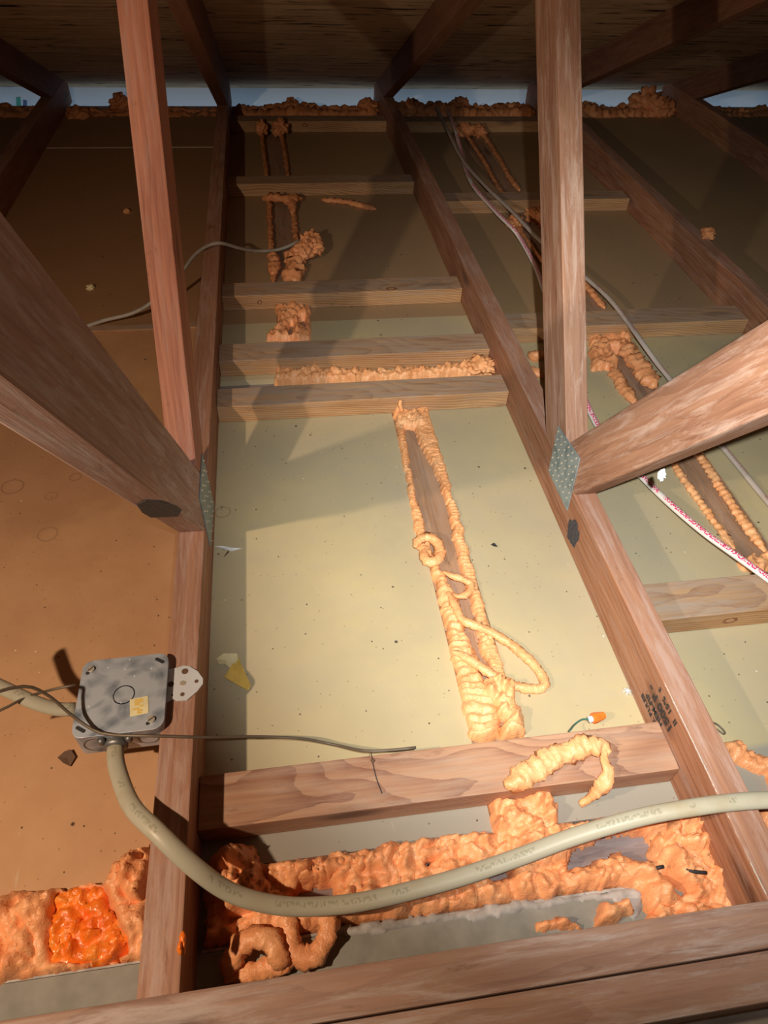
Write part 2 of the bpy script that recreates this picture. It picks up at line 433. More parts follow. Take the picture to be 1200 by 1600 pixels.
def blob(name, c, r, mat, parent=None, seed=0, lump=60, amp=.7, sub=4):
    bm = bmesh.new(); bmesh.ops.create_icosphere(bm, subdivisions=sub, radius=1)
    for v in bm.verts:
        d = v.co.normalized(); q = d*1.3*(lump*max(r)/1.0)*.8 + Vector((seed*7.7, 3, 1))
        k = .7+amp*bill(q)+.2*bill(q*2.5)
        v.co = Vector((d.x*r[0], d.y*r[1], d.z*r[2]))*k
    return link(name, bm_mesh(name, bm), mat, parent, Matrix.Translation(c), True)

# ------------------------------------------------------------------ the setting
XJ = {0: -.785, 1: -.173, 2: .440, 3: 1.088, 4: 1.69}      # left faces of the five bottom chords
JW = .038
DECK, SLOPE, RAFT = 1.404, .42, 1.300

def slab(name, rects, z0, z1, mat, kind='structure'):
    bm = bmesh.new()
    for x0, y0, x1, y1 in rects:
        vs = [bm.verts.new(p) for p in ((x0, y0, z0), (x1, y0, z0), (x1, y1, z0), (x0, y1, z0), (x0, y0, z1), (x1, y0, z1), (x1, y1, z1), (x0, y1, z1))]
        for f in ((0, 3, 2, 1), (4, 5, 6, 7), (0, 1, 5, 4), (1, 2, 6, 5), (2, 3, 7, 6), (3, 0, 4, 7)): bm.faces.new([vs[i] for i in f])
    o = link(name, bm_mesh(name, bm), mat)
    if kind: o['kind'] = kind
    return o
T = -.0127
YT, YE = .273, 3.02
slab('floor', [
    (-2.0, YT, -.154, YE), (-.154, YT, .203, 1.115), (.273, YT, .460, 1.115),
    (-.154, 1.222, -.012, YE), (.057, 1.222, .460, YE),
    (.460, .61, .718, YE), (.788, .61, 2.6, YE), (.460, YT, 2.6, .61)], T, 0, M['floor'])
o = slab('floor', [(-2.0, -.6, 2.6, .193)], T, 0, M['gyp'])
slab('trim_1', [(-2.0, .1935, -.16, .1955), (-.13, .1935, .352, .1965)], T, .0006, M['gypedge'])
# white paper edge of the sheet along the foam and the white taped seams
slab('trim_2', [(-.744, 2.634, -.175, 2.641)], -.001, .0008, M['tape'])
# wood seen in the slots
def plank(x0, y0, x1, y1, label, mat='plate', z=T-.0005):
    if x1-x0 > y1-y0:
        o = box('wall_top_plate', (x0, y0, z-.038), (x1, y1, z), M[mat])
    else:
        c = Vector(((x0+x1)/2, y0, z-.038)); L = y1-y0; w = x1-x0
        mw = frame(c, (0, 1, 0), (-1, 0, 0))
        o = prism('wall_top_plate', [(0, -w/2), (L, -w/2), (L, w/2), (0, w/2)], .038, M[mat], None, mw, .001)
    return tag(o, label, 'wall plate')
plank(-1.99, .17, 2.5, .295, 'long grey wooden wall plate under the foam trench at the front', 'greyplate')
plank(.195, .297, .281, 1.10, 'brown wooden wall plate exposed between the two long foam beads in the middle bay', z=-.004)
plank(-.16, 1.102, .45, 1.232, 'wooden wall plate in the narrow gap between the two closest blocks', 'greyplate')
plank(-.02, 1.236, .065, 2.98, 'dark wooden wall plate exposed along the far left side of the middle bay', z=-.004)
plank(.708, .62, .798, 2.98, 'dull wooden wall plate between foam beads in the right bay', 'plate', z=-.004)
# far wall plate and white soffit boards
plank(-1.99, 3.022, 2.5, 3.11, 'dark wall plate beneath the foam at the far eave', 'rafter', z=.0)
slab('wall_back', [(-2.0, 3.235, 2.7, 3.25)], -.30, .040, M['soffit'])
slab('trim_3', [(-2.0, 3.115, 2.7, 3.235)], -.07, -.06, M['soffit'])
# roof deck
def deck():
    n = Vector((0, SLOPE, 1)).normalized(); d = Vector((0, 1, -SLOPE)).normalized()
    mw = frame((0, 3.27, DECK-SLOPE*3.27), (1, 0, 0), (0, -d.y, -d.z))
    bm = bmesh.new(); L = 4.6
    seams = [0, .62, 1.84, 3.06, L]
    for a, b in zip(seams[:-1], seams[1:]):
        for x0, x1 in ((-2.2, -.1545), (-.1535, 1.105), (1.1065, 2.8)):
            vs = [bm.verts.new(p) for p in ((x0, a+.001, .012), (x1, a+.001, .012), (x1, b-.001, .012), (x0, b-.001, .012), (x0, a+.001, 0), (x1, a+.001, 0), (x1, b-.001, 0), (x0, b-.001, 0))]
            for f in ((0, 3, 2, 1), (4, 5, 6, 7), (0, 1, 5, 4), (1, 2, 6, 5), (2, 3, 7, 6), (3, 0, 4, 7)): bm.faces.new([vs[i] for i in f])
    o = link('ceiling', bm_mesh('ceiling', bm), M['deck'], None, mw); o['kind'] = 'structure'
    return mw
DMW = deck()

# ------------------------------------------------------------------ roof trusses
TL = {0: 'dark roof truss at the far left edge, only its chords in view',
      1: 'red-brown roof truss left of centre carrying the metal junction box',
      2: 'brown roof truss right of centre with a black stamp on its bottom chord',
      3: 'dark roof truss on the right ending the blocks of the right bay',
      4: 'roof truss in the far upper right corner, almost in the dark'}
TR = {}
for i, X0 in XJ.items():
    t = empty('roof_truss', (X0+JW/2, .72, 0), TL[i], 'roof truss'); TR[i] = t
    X1 = X0+JW
    bc = [(-.55, 0), (3.16, 0), (3.16, .0889), (-.55, .0889)]
    bc = clip(bc, (SLOPE, 1), DECK-.002)
    yz_board('bottom_chord', X0, X1, bc, (1, 0), M['chord'], t)
    rb = {1: 1.262, 2: 1.305}.get(i, RAFT)
    top = [(-.5, .0892), (3.26, .0892), (3.26, 1.7), (-.5, 1.7)]
    top = [(-.5, -.2), (3.19, -.2), (3.19, 1.7), (-.5, 1.7)]
    top = clip(clip(top, (SLOPE, 1), DECK-.001), (SLOPE, 1), rb, False)
    top = clip(top, (0, 1), .0893, False)
    yz_board('top_chord', X0, X1, top, (1, -SLOPE), M['rafter'], t)
    # tail of the rafter over the wall, beside the chord end
def webs(i, post, diag):
    t = TR[i]; X0 = XJ[i]; X1 = X0+JW
    (pn, pf, pb), (dn, dl, du) = post, diag
    big = [(-1, -.5), (4, -.5), (4, 3), (-1, 3)]
    rb = {1: 1.262, 2: 1.305}[i]
    d = clip(clip(clip(big, dn, dl, False), dn, du), (0, 1), .0893, False)
    d = clip(d, (0, 1), 1.3)
    yz_board('diagonal_web', X0, X1, d, (-dn[1], dn[0]), M['webgrey' if i == 1 else 'web'], t, .003)
    p = clip(clip(clip(big, pn, pf, False), pn, pb), dn, du+.0006, False)
    p = clip(clip(p, (0, 1), .0893, False), (SLOPE, 1), rb-.001)
    yz_board('upright_web', X0, X1, p, (-pn[1], pn[0]), M['webred' if i == 1 else 'web'], t, .002)
webs(1, ((.834, -.552), .531, .620), ((.802, .597), .626, .711))
webs(2, ((.78, -.62), .542, .630), ((.802, .597), .640, .724))

def nail_plate(i, corners, X, label, nx, ny):
    """toothed steel plate pressed on a truss face; corners are pixels, in order; nx/ny rows of teeth"""
    s = -1 if i == 2 else 1
    C4 = [onx(x, y, X) for x, y in corners]
    o0 = C4[0]; bm = bmesh.new()
    a = [bm.verts.new(p) for p in C4]; b = [bm.verts.new(p+Vector((s*.0015, 0, 0))) for p in C4]
    bm.faces.new(a); bm.faces.new(b)
    for k in range(4): bm.faces.new((a[k], a[(k+1) % 4], b[(k+1) % 4], b[k]))
    base = link('nail_plate', bm_mesh('nail_plate', bm), M['plate_steel'], TR[i]); base['label'] = label
    u = C4[1]-C4[0]; v = C4[3]-C4[0]
    bm = bmesh.new()
    uu, vvv = u.normalized(), v.normalized()
    L = Vector((0, .45, -.89)).normalized(); Wd = L.cross(Vector((1, 0, 0)))
    for p in range(nx):
        for q in range(ny):
            c = C4[0]+u*((p+.5+.25*(q % 2)-.12)/nx)+v*((q+.5)/ny)+Vector((s*.0016, 0, 0))
            pts = [c+L*.0045, c+Wd*.0014, c-L*.0045, c-Wd*.0014]
            f = [bm.verts.new(z_) for z_ in pts]; tp = bm.verts.new(c+Vector((s*.0022, 0, 0))-L*.001)
            for k in range(4): bm.faces.new((f[k], f[(k+1) % 4], tp))
            bm.faces.new(f[::-1])
    te = link('plate_teeth', bm_mesh('plate_teeth', bm), M['nail'], base); te['kind'] = 'stuff'
nail_plate(2, [(873, 666), (907, 716), (887, 798), (858, 736)], XJ[2]-.0004, 'blue-grey toothed steel plate', 6, 7)
nail_plate(1, [(315, 708), (333, 788), (328, 854), (311, 778)], XJ[1]+JW+.0004, 'dull blue-grey toothed steel plate', 5, 6)

# dark charred-looking patch on the underside of the left diagonal
def on_plane(x, y, n, c):
    r = ray(x, y); return Vector((0, 0, H)) + r*((c-n[1]*H)/(n[0]*r.y+n[1]*r.z))
pp = [on_plane(x, y, (.802, .597), .6255) for x, y in ((214, 788), (228, 781), (250, 782), (276, 790), (284, 796), (278, 806), (258, 807), (236, 808), (222, 800))]
bm = bmesh.new(); a = [bm.verts.new(p) for p in pp]; b = [bm.verts.new(p+Vector((0, -.0006, -.0005))) for p in pp]
bm.faces.new(a); bm.faces.new(b)
for k in range(len(a)): bm.faces.new((a[k], a[(k+1) % len(a)], b[(k+1) % len(b)], b[k]))
link('dark_patch', bm_mesh('dark_patch', bm), M['mark'], TR[1])

fe = tube('frayed_edge', [Vector((XJ[2]+.0012, y, .0882+.0006*math.sin(y*90))) for y in (.40, .36, .30, .25, .20, .15)], .0009, M['web'], TR[2], .003, 6, 1, lambda q, a, L: .5+bill(Vector((q*150, a, 0))))
fe.data.materials.clear(); fe.data.materials.append(M['fray'])
# charcoal smudge and grade stamp on the left face of truss 2
def face_poly(name, px, X, mat, parent, dx):
    bm = bmesh.new(); C = [onx(x, y, X) for x, y in px]
    a = [bm.verts.new(p) for p in C]; b = [bm.verts.new(p+Vector((dx, 0, 0))) for p in C]
    bm.faces.new(a); bm.faces.new(b)
    for k in range(len(a)): bm.faces.new((a[k], a[(k+1) % len(a)], b[(k+1) % len(a)], b[k]))
    return link(name, bm_mesh(name, bm), mat, parent)
sm = []
for k in range(26):
    a = k/26*2*math.pi; rr = 1+.10*math.sin(5*a)+.07*math.sin(9*a+1)
    sm.append((895.5+math.cos(a)*9*rr+math.sin(a)*1, 832+math.sin(a)*21*rr))
face_poly('charcoal_smudge', sm, XJ[2]-.0004, M['mark'], TR[2], -.0002)
def stamp(txt, px, size, squash=1., p=None):
    cu = bpy.data.curves.new('stamp', 'FONT'); cu.body = txt; cu.size = size; cu.extrude = .0001; cu.offset = .00055*size/.015
    cu.align_x = 'LEFT'
    to = bpy.data.objects.new('stamp_tmp', cu); COL.objects.link(to)
    me = bpy.data.meshes.new_from_object(to.evaluated_get(bpy.context.evaluated_depsgraph_get()))
    bpy.data.objects.remove(to)
    mw = Matrix(((0, 0, -1, p.x), (1, 0, 0, p.y), (0, -1, 0, p.z), (0, 0, 0, 1))) @ Matrix.Diagonal((squash, 1, 1, 1))
    return link('grade_stamp', me, M['black'], TR[2], mw)
y0 = onx(1040, 1130, XJ[2]).y
def stampz(txt, y, z, size, sq=1.):
    stamp(txt, None, size, sq, Vector((XJ[2]-.0006, y, z)))
stampz('S. RULES', y0+.012, .030, .0105, 1.1)
stampz('HEM-FIR', y0+.002, .043, .0125, 1.05)
stampz('1500 F -', y0-.014, .061, .0175, 1.1)
stampz('II  15%  t', y0-.014, .077, .0125, 1.1)

# ------------------------------------------------------------------ wooden blocks laid flat across the bays
def block(x0, y0, x1, y1, label, mat='pine', rot=0., h=.038, grp=None):
    o = box('wood_block', (x0, y0, .0006), (x1, y1, h), M[mat], None, .0016, rot)
    return tag(o, label, 'wood block', grp)
A, B = XJ[1]+JW+.0005, XJ[2]-.0008
fb = block(A, .304, B, .367, 'pinkish grained wood block across the middle bay, nearest the camera, foam smeared over it', 'pinepink')
b5 = block(A, 1.083, B, 1.143, 'golden pine block across the middle bay where the long foam beads end', rot=.004)
b4 = block(A, 1.238, B, 1.303, 'wood block with foam bead squeezed along its front foot', rot=.002)
b3 = block(A, 1.508, B, 1.572, 'pine block with a large round knot, third up in the middle bay')
b2 = block(A, 2.192, B, 2.256, 'wood block with lump of foam hanging on its front left, far in the middle bay')
b1 = block(A, 2.790, B, 2.856, 'farthest wood block of the middle bay, just below the eave foam')
C_, D_ = XJ[2]+JW+.0008, XJ[3]-.0008
rb4 = block(C_, .517, D_, .583, 'knotty golden block in the right bay, nearest the camera')
block(C_, 1.315, D_, 1.382, 'wood block behind the right upright, with the cable running across it')
block(C_, 2.036, D_, 2.102, 'dim wood block across the far half of the right bay')
block(C_, 2.782, D_, 2.845, 'darkest far wood block of the right bay under the eave foam')
tag(box('wood_strip', (-.70, 1.432, .0004), (-.178, 1.457, .006), M['pine'], None, .001), 'thin pale wood strip flat on the drywall of the left bay', 'wood strip')
M['knot'] = plain('brown_knot', (.22, .10, .05), .6, var=.4, sc=250)
M['knotring'] = plain('light_knot_rim', (.42, .25, .13), .6, var=.2, sc=250)
def knot(b, c, r, n):
    k_ = 24; bm = bmesh.new()
    u = Vector((1, 0, 0)); v = u.cross(n)
    def ell(s_, h): return [bm.verts.new(c+n*h+u*math.cos(2*math.pi*i/k_)*r[0]*s_*(1+.08*math.sin(i*1.3))+v*math.sin(2*math.pi*i/k_)*r[1]*s_) for i in range(k_)]
    a = ell(1, -.0005); t_ = ell(.9, .0005)
    for i in range(k_): bm.faces.new((a[i], a[(i+1) % k_], t_[(i+1) % k_], t_[i]))
    bm.faces.new(t_); kn = link('knot', bm_mesh('knot', bm), M['knot'], b)
    bm = bmesh.new(); a = ell(.55, 0); t_ = ell(.5, .0008)
    for i in range(k_): bm.faces.new((a[i], a[(i+1) % k_], t_[(i+1) % k_], t_[i]))
    bm.faces.new(t_); link('knot_heart', bm_mesh('knot_heart', bm), M['knotring'], kn)
knot(b3, Vector((at(614, 460, .038).x, 1.518, .0380)), (.015, .008), Vector((0, 0, 1)))
knot(b3, Vector((at(406, 482, .02).x, 1.508, .020)), (.006, .006), Vector((0, -1, 0)))
knot(rb4, Vector((at(1137, 962, .02).x, .517, .019)), (.013, .0075), Vector((0, -1, 0)))
knot(b1, Vector((at(475, 190, .02).x, 2.790, .024)), (.012, .007), Vector((0, -1, 0)))
# check in the front block
tube('split', [at(580, 1176, .0388), at(584, 1200, .0388), at(590, 1222, .0386), at(597, 1240, .0386)], .0006, M['black'], fb, .004, 6)
tube('knot', [at(581, 1187, .0384), at(584, 1190, .0392)], .0022, M['brownscrap'], fb, .002, 10)

# double beam across the front
g = 'double beam across the bottom of the picture'
tag(box('cross_beam', (-.95, .1005, .0900), (1.25, .138, .1275), M['beam'], None, .0025), 'rear board of the weathered double beam along the bottom edge', 'beam')
tag(box('cross_beam', (-.95, .0625, .0900), (1.25, .0995, .1262), M['beam'], None, .003), 'front board of the weathered double beam along the bottom edge', 'beam')

# ------------------------------------------------------------------ foam
def root(name, px, z, label, group=None):
    return empty(name, at(px[0], px[1], z), label, 'foam', group)

# the long strip in the middle bay: left bead widening to a bed, right bead, lumps
FO = root('foam_strip', (720, 900), 0, 'long pale orange foam outline on the exposed plate in the middle bay')
foam_field('foam_bed', [(652, 845), (676, 862), (690, 895), (714, 935), (722, 965), (733, 1005), (748, 1035), (756, 1065), (774, 1088), (778, 1120), (782, 1154), (736, 1156), (722, 1100), (706, 1030), (696, 980), (684, 930), (672, 885)],
           .0, .013, M['foamlt'], FO, seed=1, lump=46, ripple=(.12, 1, .011), edge=.012)
foam_field('foam_bead', [(613, 636), (630, 650), (634, 690), (640, 730), (650, 775), (660, 815), (671, 850), (660, 862), (650, 840), (641, 790), (633, 745), (622, 690)],
           .0, .008, M['foamlt'], FO, seed=2, lump=70, ripple=(.15, 1, .007), edge=.006, rag=.004, cell=.0024)
foam_field('foam_bead', [(645, 645), (668, 636), (680, 680), (696, 730), (712, 790), (729, 850), (745, 905), (759, 960), (776, 1010), (790, 1060), (772, 1068), (758, 1030), (746, 985), (735, 935), (722, 890), (709, 840), (694, 775), (684, 745), (664, 705), (655, 690)],
           .0, .009, M['foamlt'], FO, seed=3, lump=60, ripple=(.15, 1, .007), edge=.006, rag=.004, cell=.0024)
foam_field('foam_cap', [(612, 640), (620, 632), (640, 645), (664, 638), (672, 668), (655, 672), (640, 668), (622, 668)], .0, .014, M['foamlt'], FO, seed=4, lump=70)
foam_field('foam_cap', [(752, 1068), (775, 1062), (800, 1072), (803, 1095), (816, 1120), (820, 1148), (786, 1156), (778, 1130), (770, 1105), (756, 1092)], .0, .022, M['foamlt'], FO, seed=5, lump=45, holes=[[(774, 1122), (792, 1128), (784, 1142)]])
tube('foam_peak', P3([(628, 642, .012), (625, 633, .026), (626, 625, .034)], 0), .004, M['foamlt'], FO, .003, 10)
CU = root('foam_curl', (670, 860), 0, 'curled knot of pale foam on the left edge of the long strip')
bead('foam_coil', [(648, 855), (656, 842), (672, 840), (686, 852), (688, 868), (676, 878), (664, 872), (664, 862), (674, 862)], .014, .0090, M['foamlt'], CU, 11, amp=.35, ripamp=.2)
bead('foam_coil', [(648, 853), (662, 858), (668, 870), (678, 880)], .008, .009, M['foamlt'], CU, 12, amp=.4)
R1 = root('foam_rope', (715, 910), 0, 'small folded foam rope lying across the long strip below the curl')
bead('foam_strand', [(692, 893), (706, 900), (722, 905), (736, 913), (732, 926), (718, 932), (706, 928)], .013, .0068, M['foamlt'], R1, 13, amp=.25, ripamp=.15)
R2 = root('foam_rope', (810, 1020), 0, 'large looped foam rope reaching right onto the bare drywall')
bead('foam_strand', [(700, 925, .014), (712, 948, .013), (722, 968, .013), (745, 978, .014), (775, 992, .010), (805, 1012, .007), (832, 1036, .007), (848, 1058, .007), (851, 1070, .007), (840, 1076, .007), (815, 1074, .007), (790, 1066, .009), (765, 1052, .013), (742, 1036, .014), (722, 1024, .013), (706, 1018, .012)],
     0, .0078, M['foamlt'], R2, 14, amp=.22, ripamp=.12, flat=.85)

# foam on the near block
FS = root('foam_smear', (880, 1190), .038, 'hooked smear of foam lying over the nearest block')
bead('foam_strand', [(788, 1226, .046), (806, 1222, .046), (826, 1208, .046), (850, 1192, .047), (880, 1178, .048), (912, 1168, .050), (938, 1166, .050), (952, 1178, .048)], .046, .0135, M['foamlt'], FS, 15, amp=.5, ripamp=.10, rip=.008, lump=55)
bead('foam_strand', [(945, 1172, .050), (944, 1190, .048), (950, 1206, .045), (944, 1224, .038), (930, 1240, .022), (918, 1250, .010), (906, 1257, .004)], .03, .0105, M['foamlt'], FS, 16, amp=.4, ripamp=.1, taper=.05)

# the foam trench at the front
FT = root('foam_trench', (760, 1350), 0, 'bumpy orange foam filling the front trench of the middle bay')
foam_field('foam_bed', [(322, 1372), (345, 1350), (420, 1352), (500, 1342), (560, 1333), (640, 1318), (700, 1312), (765, 1304), (800, 1300), (870, 1290), (940, 1282), (1000, 1272), (1052, 1262), (1082, 1268), (1100, 1310), (1120, 1350), (1150, 1408), (1150, 1440), (1005, 1462), (1006, 1425), (1002, 1400), (985, 1386), (900, 1398), (800, 1412), (700, 1426), (600, 1440), (520, 1450), (470, 1462), (420, 1475), (322, 1480)],
           -.006, .024, M['foam'], FT, seed=21, lump=30, base=-.0127, edge=.013, cell=.0027,
           holes=[[(888, 1330), (905, 1318), (960, 1302), (1012, 1306), (1020, 1318), (1018, 1345), (980, 1350), (950, 1340), (930, 1345), (920, 1358), (886, 1362)],
                  [(452, 1405), (470, 1388), (520, 1386), (518, 1402), (480, 1412)], [(660, 1342), (680, 1332), (682, 1346), (668, 1354)],
                  [(758, 1362), (790, 1355), (792, 1378), (770, 1380)], [(1040, 1378), (1052, 1374), (1066, 1398), (1058, 1404)], [(616, 1400), (668, 1394), (668, 1402), (625, 1410)],
                  [(1024, 1398), (1034, 1396), (1036, 1406), (1026, 1408)], [(720, 1362), (735, 1358), (730, 1372)]])
foam_field('foam_patch', [(762, 1256), (790, 1252), (830, 1246), (850, 1236), (864, 1250), (868, 1262), (872, 1300), (880, 1330), (884, 1360), (830, 1358), (788, 1330), (768, 1310)], .0, .024, M['foam'], FT, seed=22, lump=42, edge=.009)
foam_field('foam_mound', [(330, 1345), (352, 1328), (382, 1320), (402, 1328), (408, 1350), (420, 1372), (436, 1400), (420, 1425), (390, 1440), (330, 1440)], .0, .045, M['foam'], FT, seed=23, lump=30, edge=.03)
foam_field('foam_mound', [(1035, 1275), (1060, 1262), (1085, 1272), (1100, 1312), (1130, 1370), (1142, 1402), (1070, 1400), (1040, 1372), (1022, 1340), (1024, 1300)], .0, .030, M['foam'], FT, seed=24, lump=34, edge=.016)
foam_field('foam_swell', [(925, 1358), (940, 1340), (965, 1338), (1000, 1352), (1030, 1362), (1048, 1385), (1060, 1415), (1010, 1428), (1000, 1400), (985, 1388), (930, 1392)], .0, .026, M['foam'], FT, seed=25, lump=26, edge=.018)
foam_field('foam_lip', [(430, 1352), (520, 1338), (640, 1316), (762, 1302), (762, 1318), (700, 1340), (640, 1352), (560, 1368), (500, 1378), (440, 1385)], .0, .018, M['foam'], FT, seed=26, lump=48, edge=.008)
tube('wood_splinter', P3([(1072, 1359, .030), (1086, 1362, .032), (1104, 1364, .030)], 0), .002, M['black'], FT, .004, 6)
tube('wood_splinter', P3([(1026, 1356, .028), (1037, 1354, .028)], 0), .002, M['black'], FT, .004, 6)

L1_ = root('foam_ring', (400, 1500), 0, 'open ring of foam in the front left corner, against the beam')
bead('foam_strand', [(352, 1528, .008), (362, 1500, .016), (380, 1474, .024), (404, 1464, .028), (426, 1474, .026), (438, 1496, .02), (446, 1512, .010)], .02, .0115, M['foam'], L1_, 31, amp=.3, ripamp=.08, taper=.01)
bead('foam_strand', [(350, 1530, .006), (390, 1520, .006), (430, 1510, .008), (468, 1498, .012)], .01, .011, M['foam'], L1_, 32, amp=.3, ripamp=.1)
L2_ = root('foam_loop', (490, 1470), 0, 'squared loop of foam hanging from the trench over the grey drywall')
bead('foam_strand', [(450, 1425, .018), (452, 1455, .016), (458, 1485, .014), (478, 1496, .013), (500, 1484, .013), (512, 1460, .015), (513, 1436, .017), (508, 1418, .018)], .012, .0125, M['foam'], L2_, 33, amp=.22, ripamp=.1, flat=.7, taper=.005)
foam_field('foam_web', [(425, 1478), (455, 1470), (470, 1495), (455, 1512), (425, 1520)], .0, .014, M['foam'], L1_, seed=34)
B1_ = tag(foam_field('foam_dollop', [(830, 1458), (846, 1438), (880, 1432), (905, 1440), (912, 1450)], .0, .022, M['foam'], None, seed=35, edge=.015), 'low dollop of foam half under the beam, left of its neighbour', 'foam')
B2_ = tag(foam_field('foam_dollop', [(926, 1446), (932, 1415), (955, 1406), (978, 1412), (990, 1434)], .0, .024, M['foam'], None, seed=36, edge=.016), 'rounded dollop of foam half under the beam, near the broken drywall corner', 'foam')

tp = foam_field('torn_paper', [(500, 1452), (600, 1440), (700, 1426), (800, 1412), (900, 1399), (985, 1387), (1004, 1392), (1003, 1412), (990, 1436), (975, 1428), (950, 1404), (900, 1409), (840, 1420), (760, 1434), (680, 1440), (600, 1456), (530, 1462)], .0005, .0025, M['gypedge'], None, seed=88, cell=.0024, edge=.003, base=-.001, rag=.004)
tag(tp, 'torn pale paper and plaster edge along the grey drywall ledge before the beam', 'torn paper')
# left bay foam
FL = root('foam_trench', (110, 1440), 0, 'thick bright orange foam in the left bay trench with a wet glossy patch')
foam_field('foam_bed', [(-60, 1420), (0, 1402), (60, 1395), (120, 1388), (165, 1384), (188, 1352), (210, 1338), (240, 1322), (240, 1500), (180, 1506), (130, 1514), (60, 1532), (-60, 1545)], -.004, .027, M['foam'], FL, seed=41, lump=26, edge=.014, base=-.0127,
           holes=[[(92, 1400), (120, 1392), (158, 1395), (172, 1420), (190, 1450), (200, 1490), (180, 1500), (130, 1508), (84, 1505), (92, 1450)]])
foam_field('foam_swell', [(20, 1440), (50, 1420), (78, 1440), (78, 1480), (60, 1505), (20, 1500)], .0, .032, M['foam'], FL, seed=43, lump=20, edge=.02)
wp = foam_field('wet_patch', [(82, 1395), (120, 1386), (166, 1388), (182, 1420), (200, 1450), (208, 1492), (180, 1506), (130, 1514), (76, 1512), (84, 1450)], -.006, .018, M['foamwet'], FL, seed=42, lump=60, base=-.0127)
wp['label'] = 'wet glossy saturated orange patch'
foam_field('foam_mound', [(170, 1372), (188, 1350), (212, 1332), (240, 1318), (240, 1380), (228, 1420), (200, 1410)], .0, .04, M['foam'], FL, seed=44, lump=34, edge=.02)
tag(blob('foam_fleck', onx(284, 1477, XJ[1]+JW+.001), (.003, .008, .006), M['foamwet'], None, 3), 'tiny orange foam fleck stuck on the side of the red-brown joist', 'foam')

# right bay near foam
tag(foam_field('foam_patch', [(1130, 1162), (1150, 1158), (1178, 1180), (1215, 1200), (1215, 1345), (1195, 1330), (1180, 1290), (1172, 1250), (1200, 1235), (1196, 1215), (1160, 1200), (1140, 1190)], .0, .016, M['foam'], None, seed=51, lump=45), 'ragged foam patch at the right edge beyond the joist', 'foam')

# between blocks four and five
tag(foam_field('foam_bead', [(428, 598), (434, 574), (452, 572), (462, 584), (480, 576), (520, 584), (600, 582), (680, 577), (735, 571), (750, 556), (770, 568), (770, 582), (700, 588), (560, 596)], .0, .017, M['foamlt'], None, seed=61, lump=45, edge=.007, base=-.0127),
    'foam bead along the gap between the two closest-set blocks', 'foam')
tag(blob('foam_lump', at(753, 570, .02), (.024, .022, .016), M['foamlt'], None, 9), 'rounded foam lump at the right end of the gap bead', 'foam')
# between blocks three and four
tag(foam_field('foam_patch', [(430, 484), (456, 480), (486, 486), (486, 532), (444, 534), (414, 534), (424, 520), (436, 512)], .0, .018, M['foam'], None, seed=62, lump=50, cell=.0045, base=-.0127, holes=[[(450, 508), (458, 506), (460, 526), (452, 528)], [(468, 500), (478, 500), (478, 516), (470, 514)]]),
    'torn foam patch between the second pair of blocks', 'foam')
# far slot of the middle bay
FM = root('foam_strip', (445, 400), 0, 'thin double foam line down the left of the middle bay behind the knotted block')
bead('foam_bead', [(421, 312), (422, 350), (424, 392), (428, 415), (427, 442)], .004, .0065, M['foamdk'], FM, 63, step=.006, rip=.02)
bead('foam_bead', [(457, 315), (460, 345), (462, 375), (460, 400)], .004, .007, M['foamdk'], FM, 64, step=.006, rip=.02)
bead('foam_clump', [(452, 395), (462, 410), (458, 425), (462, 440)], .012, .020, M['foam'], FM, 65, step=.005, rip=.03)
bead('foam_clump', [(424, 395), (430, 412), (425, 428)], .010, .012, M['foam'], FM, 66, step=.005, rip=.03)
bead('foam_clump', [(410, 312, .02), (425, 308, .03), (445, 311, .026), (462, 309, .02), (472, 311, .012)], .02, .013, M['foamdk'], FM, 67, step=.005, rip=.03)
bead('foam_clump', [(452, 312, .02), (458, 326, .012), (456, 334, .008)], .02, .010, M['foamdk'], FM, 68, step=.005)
CL = root('foam_cluster', (484, 382), 0, 'popcorn-like ball of foam standing right of the thin grey cable end')
for k, (x, y, r) in enumerate([(484, 376, .020), (478, 390, .018), (490, 386, .017), (470, 396, .018)]):
    blob('foam_lobe', at(x, y, .03), (r*1.1, r*1.2, r), M['foam'], CL, k+20)
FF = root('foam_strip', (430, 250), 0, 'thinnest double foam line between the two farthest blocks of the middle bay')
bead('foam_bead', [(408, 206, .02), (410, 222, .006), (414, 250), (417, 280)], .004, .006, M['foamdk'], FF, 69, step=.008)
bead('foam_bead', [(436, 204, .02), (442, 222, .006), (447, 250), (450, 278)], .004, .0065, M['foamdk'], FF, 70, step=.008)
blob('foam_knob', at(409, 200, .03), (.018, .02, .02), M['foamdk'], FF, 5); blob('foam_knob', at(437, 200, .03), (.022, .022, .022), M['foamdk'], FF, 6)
tag(bead('foam_rope', [(502, 312), (530, 314), (560, 320), (588, 327)], .008, .008, M['foamdk'], None, 71, step=.006, rip=.02), 'short straight foam rope lying alone on the drywall', 'foam')

